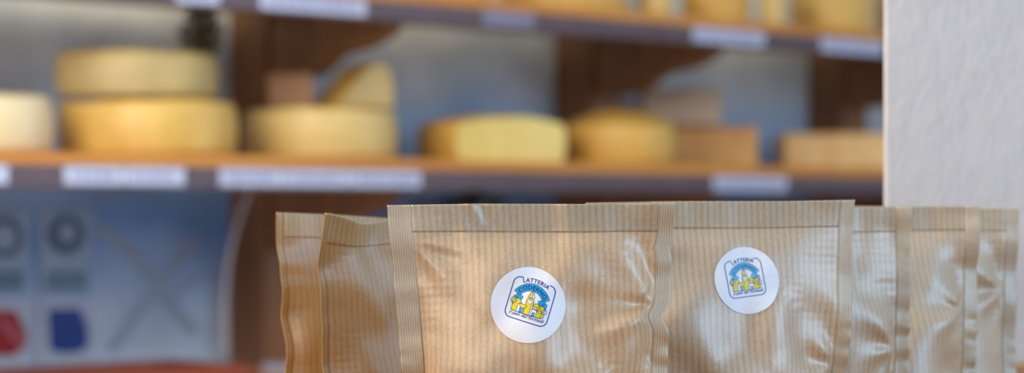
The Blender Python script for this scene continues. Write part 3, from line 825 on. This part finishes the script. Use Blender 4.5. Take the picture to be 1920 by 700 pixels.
# upper shelf row, tops above the picture
row = [(372, 660, 'ylw', 0), (690, 925, 'ylw2', 0), (936, 1180, 'ylw', 0), (1195, 1262, 'pale', 0), (1278, 1406, 'ylw2', 0), (1424, 1474, 'pale', 0), (1482, 1638, 'ylw', 0), (1644, 1760, 'ylw2', 0)]
lab = ['straw-yellow cheese wheel furthest left on the upper shelf, its foot at the picture top', 'golden cheese wheel on the upper shelf above the gap between the first two uprights',
       'large yellow cheese wheel on the upper shelf left of the small pale cheese', 'small pale cheese standing between two big wheels on the upper shelf',
       'golden cheese wheel on the upper shelf right of the small pale cheese', 'small pale cheese beside a golden wheel on the right of the upper shelf',
       'yellow cheese wheel on the upper shelf above the price strip nearest the pillar', 'golden cheese on the upper shelf almost hidden behind the pale pillar']
for i, (a, b, m_, _) in enumerate(row):
    small = b-a < 80
    d = .285 if small else (.23 if i not in (4,) else .21)
    cheese_at(a, b, (-75 if i < 3 else -38) if not small else -30, d, up, M[m_], lab[i], 'cheeses on the upper shelf', seed=10+i, edge=.012, name='small_cheese' if small else 'cheese_round')

# ------------------------------------------------------------------ price strips in the rails
def strip(px0, px1, yc, sh, label, tilt=0, faint=False):
    d = DW+.0065; s0, z0 = at(px0, d); s1, z1 = at(px1, d); wd = s1-s0
    bm = bmesh.new(); bx(bm, 0, wd, -.0012, .0, -.0112, .0112)
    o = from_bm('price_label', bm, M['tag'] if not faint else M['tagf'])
    place(o, s0, d, sh-.030); o.rotation_euler[1] = tilt
    tag(o, label, 'price label', 'white price strips on the shelf rails')
    rnd = random.Random(int(px0)); bm = bmesh.new(); x = .012
    while x < wd-.016:
        w_ = rnd.uniform(.003, .009)
        bx(bm, x, x+w_, -.0018, -.0011, -.004, .004+rnd.uniform(-.001, .002)); x += w_+rnd.uniform(.002, .006)
    from_bm('printed_line', bm, M['ink'], o)
M['tagf'] = plain('grey price strip', (134, 130, 150), .5)  # flat grey for the faint strip
strip(-40, 14, 0, mid, 'bluish white price strip cut off by the left edge of the picture')
strip(120, 232, 0, mid, 'left half of the pair of white strips under the wide yellow wheel')
strip(236, 345, 0, mid, 'right half of the pair of white strips under the wide yellow wheel')
strip(412, 530, 0, mid, 'first white strip of three under the pale straw wheel')
strip(534, 655, 0, mid, 'middle white strip of three under the pale straw wheel')
strip(659, 788, 0, mid, 'last white strip of three under the pale straw wheel')
strip(1338, 1474, 0, mid, 'white price strip under the orange-brown cheese block')
strip(330, 410, 0, up, 'white price strip leftmost on the upper shelf, at the picture top')
strip(488, 685, 0, up, 'long white price strip on the upper shelf above the left upright')
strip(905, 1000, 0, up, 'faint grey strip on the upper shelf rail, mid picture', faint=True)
strip(1300, 1432, 0, up, 'white price strip on the upper shelf under a golden wheel right of the middle upright')
strip(1540, 1654, 0, up, 'white price strip on the upper shelf touching the pale pillar')

# ------------------------------------------------------------------ things under the middle shelf
def wall_pt(px, py, d):
    s, z = at(px, d); return s, hh(py, z)
M['sign'] = plain('sign card', (150, 176, 205), .6, var=.04); M['signw'] = plain('sign card white', (176, 190, 214), .6, var=.04)
M['signink'] = plain('sign ink', (84, 112, 140), .7); M['red'] = plain('shield red', (150, 14, 30), .5); M['blu'] = plain('shield blue', (14, 54, 140), .5)
M['redl'] = plain('shield stripe', (180, 90, 100), .5)
def flat(name, poly_px, d, mat, parent, ox, oh, th=.002):
    """flat wall piece from an outline given in columns and rows at the wall"""
    pts = []
    for (px, py) in poly_px:
        s, h = wall_pt(px, py, d); pts.append((s-ox, h-oh))
    bm = bmesh.new(); prism(bm, pts, 'y', -th, 0)
    return from_bm(name, bm, mat, parent)
def ring(cx, cy, rx, ry, n=28): return [(cx+rx*math.cos(2*math.pi*i/n), cy+ry*math.sin(2*math.pi*i/n)) for i in range(n)]
def sign(px0, px1, y0, y1, label, mat, parts):
    ox, oh = wall_pt((px0+px1)/2, y1, .004)
    o = flat('wall_sign', [(px0, y1), (px1, y1), (px1, y0), (px0, y0)], .004, mat, None, ox, oh)
    place(o, ox, .004, oh); tag(o, label, 'sign', 'square signs on the wall below the shelf')
    for k, (nm, pl, m_) in enumerate(parts):
        f = flat(nm, pl, .004, M[m_], o, ox, oh, .0008); f.location = (0, -.002-.0004*k, 0)
    return o
sign(-60, 54, 395, 552, 'pale sign with a dark round emblem, cut off at the left picture edge', M['sign'],
     [('emblem', ring(8, 445, 34, 40), 'signink'), ('emblem', ring(6, 445, 20, 24), 'sign')]+[('text_line', [(-46, y), (42, y), (42, y+14), (-46, y+14)], 'signink') for y in (508, 528)])
sign(72, 172, 395, 552, 'pale sign with a dark round emblem above the blue shield', M['sign'],
     [('emblem', ring(122, 440, 37, 38), 'signink'), ('emblem', ring(124, 436, 14, 18), 'sign')]+[('text_line', [(84, y), (160, y), (160, y+12), (84, y+12)], 'signink') for y in (510, 530)])
sign(-60, 54, 562, 690, 'white sign with a red shield, lower left corner of the picture', M['signw'],
     [('shield', [(-40, 582), (28, 582), (48, 625), (46, 650), (22, 668), (-40, 668)], 'red'), ('stripe', [(-10, 600), (6, 598), (44, 640), (36, 652)], 'redl')])
sign(72, 172, 562, 690, 'white sign with a deep blue shield', M['signw'],
     [('shield', [(88, 580), (148, 578), (162, 612), (164, 645), (150, 660), (120, 664), (92, 658)], 'blu')])
# faint crossed bands painted on the wall
M['band_p'] = plain('faint beige paint', (150, 168, 192), .8)
def painted(pts_px, wpx, n):
    P_ = [wall_pt(x, y, .0015) for x, y in pts_px]
    V, T = stroke([(p[0]-P_[0][0], p[1]-P_[0][1]) for p in P_], wpx*.00078)
    me = bpy.data.meshes.new('trim_%d' % n); me.from_pydata([(x, 0, z) for x, z in V], [], T)
    o = link('trim_%d' % n, me, M['band_p'], smooth=False); place(o, P_[0][0], .0015+.0006*n, P_[0][1]); tag(o, kind='structure')
painted([(180, 425), (235, 465), (285, 520), (320, 570), (365, 625)], 22, 1)
painted([(205, 660), (250, 600), (290, 545), (330, 490), (372, 440)], 18, 2)
painted([(320, 560), (360, 525), (400, 515)], 14, 3)

# wooden crate, white carton, cable, black lantern, dried bunch
M['redwood'] = wood('reddish wood', (128, 58, 34), (152, 76, 48), (3, 30, 30))
s0, z0 = at(168, .16); s1, z1 = at(398, .16); top = hh(684, (z0+z1)/2)
bm = bmesh.new(); Lc = s1-s0
s0 -= .30; Lc = s1-s0
bx(bm, 0, Lc, -.10, -.088, 0, top-LOW-.001); bx(bm, 0, Lc, .088, .10, 0, top-LOW-.001); bx(bm, 0, .012, -.088, .088, 0, top-LOW-.001); bx(bm, Lc-.012, Lc, -.088, .088, 0, top-LOW-.001); bx(bm, 0.012, Lc-.012, -.088, .088, 0, .01)
o = from_bm('wooden_crate', bm, M['redwood'], bevel=.006, seg=3); place(o, s0, .16, LOW+.0004)
tag(o, 'reddish wooden crate under the wall signs, lower left', 'crate')
o = block(488, 560, 682, 0, .20, .06, plain('white card', (150, 150, 168), .7), 'small greyish white carton low beside the leftmost kraft bag', 'carton', 'carton', base=LOW, bev=.003, rz=R_(-40))
pts = [wp(*wall_pt(x, y, .10)[:1], .10, wall_pt(x, y, .10)[1]) for x, y in ((470, 352), (452, 400), (437, 450), (426, 510), (421, 560), (420, 610), (422, 660))]
o = tube('cable', [tuple(p-pts[0]) for p in pts], .0032, plain('pale cable', (200, 200, 210), .5)); o.location = pts[0]
tag(o, 'thin pale cable hanging down beside the left upright', 'cable')
# lantern: hung on the wall under the middle shelf
M['black'] = plain('black iron', (14, 16, 22), .5)
s, z = at(886, .14); root = bpy.data.objects.new('wall_lantern', None); COL.objects.link(root)
hb = hh(500, z); place(root, s, .14, hb); tag(root, 'black pointed lantern top showing just over the front kraft bag', 'lantern')
def lathe(name, prof, mat, parent, n=28):
    bm = bmesh.new(); R2 = [[bm.verts.new((max(r, .0005)*math.cos(2*math.pi*j/n), max(r, .0005)*math.sin(2*math.pi*j/n), z_)) for r, z_ in prof] for j in range(n)]
    for j in range(n):
        A, B = R2[j], R2[(j+1) % n]
        for i in range(len(prof)-1): bm.faces.new((A[i], B[i], B[i+1], A[i+1]))
    return from_bm(name, bm, mat, parent, smooth=True)
q = z/F; H0 = lambda py: hh(py, z)-hb
lathe('cap', [(0, H0(372)), (66*q, H0(380)), (68*q, H0(374)), (24*q, H0(366)), (14*q, H0(358)), (6*q, H0(350)), (0, H0(346))], M['black'], root)
for k in range(4):
    a = math.pi/4+k*math.pi/2; x, y = 44*q*math.cos(a), 44*q*math.sin(a)
    box('corner_post', (x-.003, x+.003, y-.003, y+.003, H0(488), H0(376)), M['black'], root, bevel=0)
lathe('base', [(0, 0), (50*q, 0), (56*q, .006), (50*q, .010), (0, .010)], M['black'], root)
gl = NT('lantern glass'); gl.b.inputs['Transmission Weight'].default_value = .9; gl.b.inputs['Roughness'].default_value = .1
lathe('glass', [(38*q, .010), (38*q, H0(378))], gl.m, root)
box('wall_arm', (-.006, .006, 0.0, .136, H0(392), H0(384)), M['black'], root, bevel=0)

# dried herb bunch hanging under the upper shelf
root = bpy.data.objects.new('dried_bunch', None); COL.objects.link(root)
s, z = at(378, .16); place(root, s, .16, SH['upper']-.022); tag(root, 'dark dried leafy bunch hanging under the left end of the upper shelf', 'dried plant')
rnd = random.Random(5); bm = bmesh.new(); bs = bmesh.new(); q = z/F
for k in range(420):
    t = rnd.random(); rad = 44*q*(.35+.65*math.sin(math.pi*min(1, t*.9+.1)))
    a = rnd.uniform(0, 6.28); rr = rad*math.sqrt(rnd.random()); c = Vector((rr*math.cos(a), rr*math.sin(a), -.005-t*.075))
    d1 = Vector((rnd.gauss(0, 1), rnd.gauss(0, 1), rnd.gauss(-.8, .8))).normalized(); d2 = d1.cross(Vector((rnd.random(), rnd.random(), rnd.random()))).normalized()
    l, w_ = rnd.uniform(.007, .014), rnd.uniform(.0018, .004)
    vs = [bm.verts.new(c+p) for p in (-d1*l*.5, d2*w_, d1*l*.5, -d2*w_)]; bm.faces.new(vs)
from_bm('leaves', bm, plain('dried leaves', (110, 102, 72), .8, var=.4, scale=60), root)
for k in range(14):
    a = rnd.uniform(0, 6.28); x, y = .015*math.cos(a), .015*math.sin(a)
    bmesh.ops.create_cone(bs, cap_ends=True, segments=5, radius1=.0008, radius2=.0008, depth=.075, matrix=Matrix.Translation((x*.5, y*.5, -.036)) @ Matrix.Rotation(.25*math.cos(a), 4, 'Y') @ Matrix.Rotation(-.25*math.sin(a), 4, 'X'))
from_bm('stems', bs, plain('dried stems', (84, 66, 40), .8), root)

# ------------------------------------------------------------------ light
def area(name, loc, target, size, power, color, sy=None):
    l = bpy.data.lights.new(name, 'AREA'); l.energy = power; l.color = color; l.size = size
    if sy: l.shape = 'RECTANGLE'; l.size_y = sy
    o = bpy.data.objects.new(name, l); COL.objects.link(o); o.location = loc
    o.rotation_euler = (Vector(target)-Vector(loc)).to_track_quat('-Z', 'Y').to_euler(); return o
area('window_light', (2.0, .1, 1.9), (.1, 1.3, 1.25), 1.25, 30, (.44, .70, 1.0), 1.5)
area('warm_room_light', (-1.3, -.5, 2.2), (0, 1.35, 1.25), .9, 13, (1.0, .80, .58))
area('shelf_fill', (-.9, 1.45, 2.15), (.3, 3.9, 1.35), .8, 33, (1.0, .93, .82))  # added fill to brighten the cheeses, no lamp known there
area('shelf_fill', (.6, 1.75, 2.2), (.9, 4.3, 1.35), .8, 17, (1.0, .95, .86))  # second added fill, for the right end of the shelves
area('low_fill', (-.5, 1.95, .72), (.1, 3.9, 1.25), .8, 7, (.80, .90, 1.0))  # added fill lifting the wall under the middle shelf, stands for no real lamp
area('shelf_side_light', (3.0, 2.4, 2.0), (.2, 3.8, 1.2), 1.2, 24, (.66, .83, 1.0))  # cool area light from the right, aimed at the shelf wall
wd = bpy.data.worlds.new('room air'); sc.world = wd; wd.use_nodes = True
wd.node_tree.nodes['Background'].inputs[0].default_value = (.72, .82, 1.0, 1); wd.node_tree.nodes['Background'].inputs[1].default_value = .52

# ------------------------------------------------------------------ camera
cd = bpy.data.cameras.new('camera'); cam = bpy.data.objects.new('camera', cd); COL.objects.link(cam)
cam.location = (0, 0, EYE); cam.rotation_euler = (math.pi/2, 0, 0)
cd.sensor_width = 36; cd.lens = F*36/1920; cd.shift_y = (HOR-350)/1920
cd.dof.use_dof = True; cd.dof.focus_distance = 1.272; cd.dof.aperture_fstop = 6.3
cd.clip_start = .05
sc.camera = cam
sc.view_settings.view_transform = 'Standard'; sc.view_settings.look = 'None'; sc.view_settings.exposure = 0
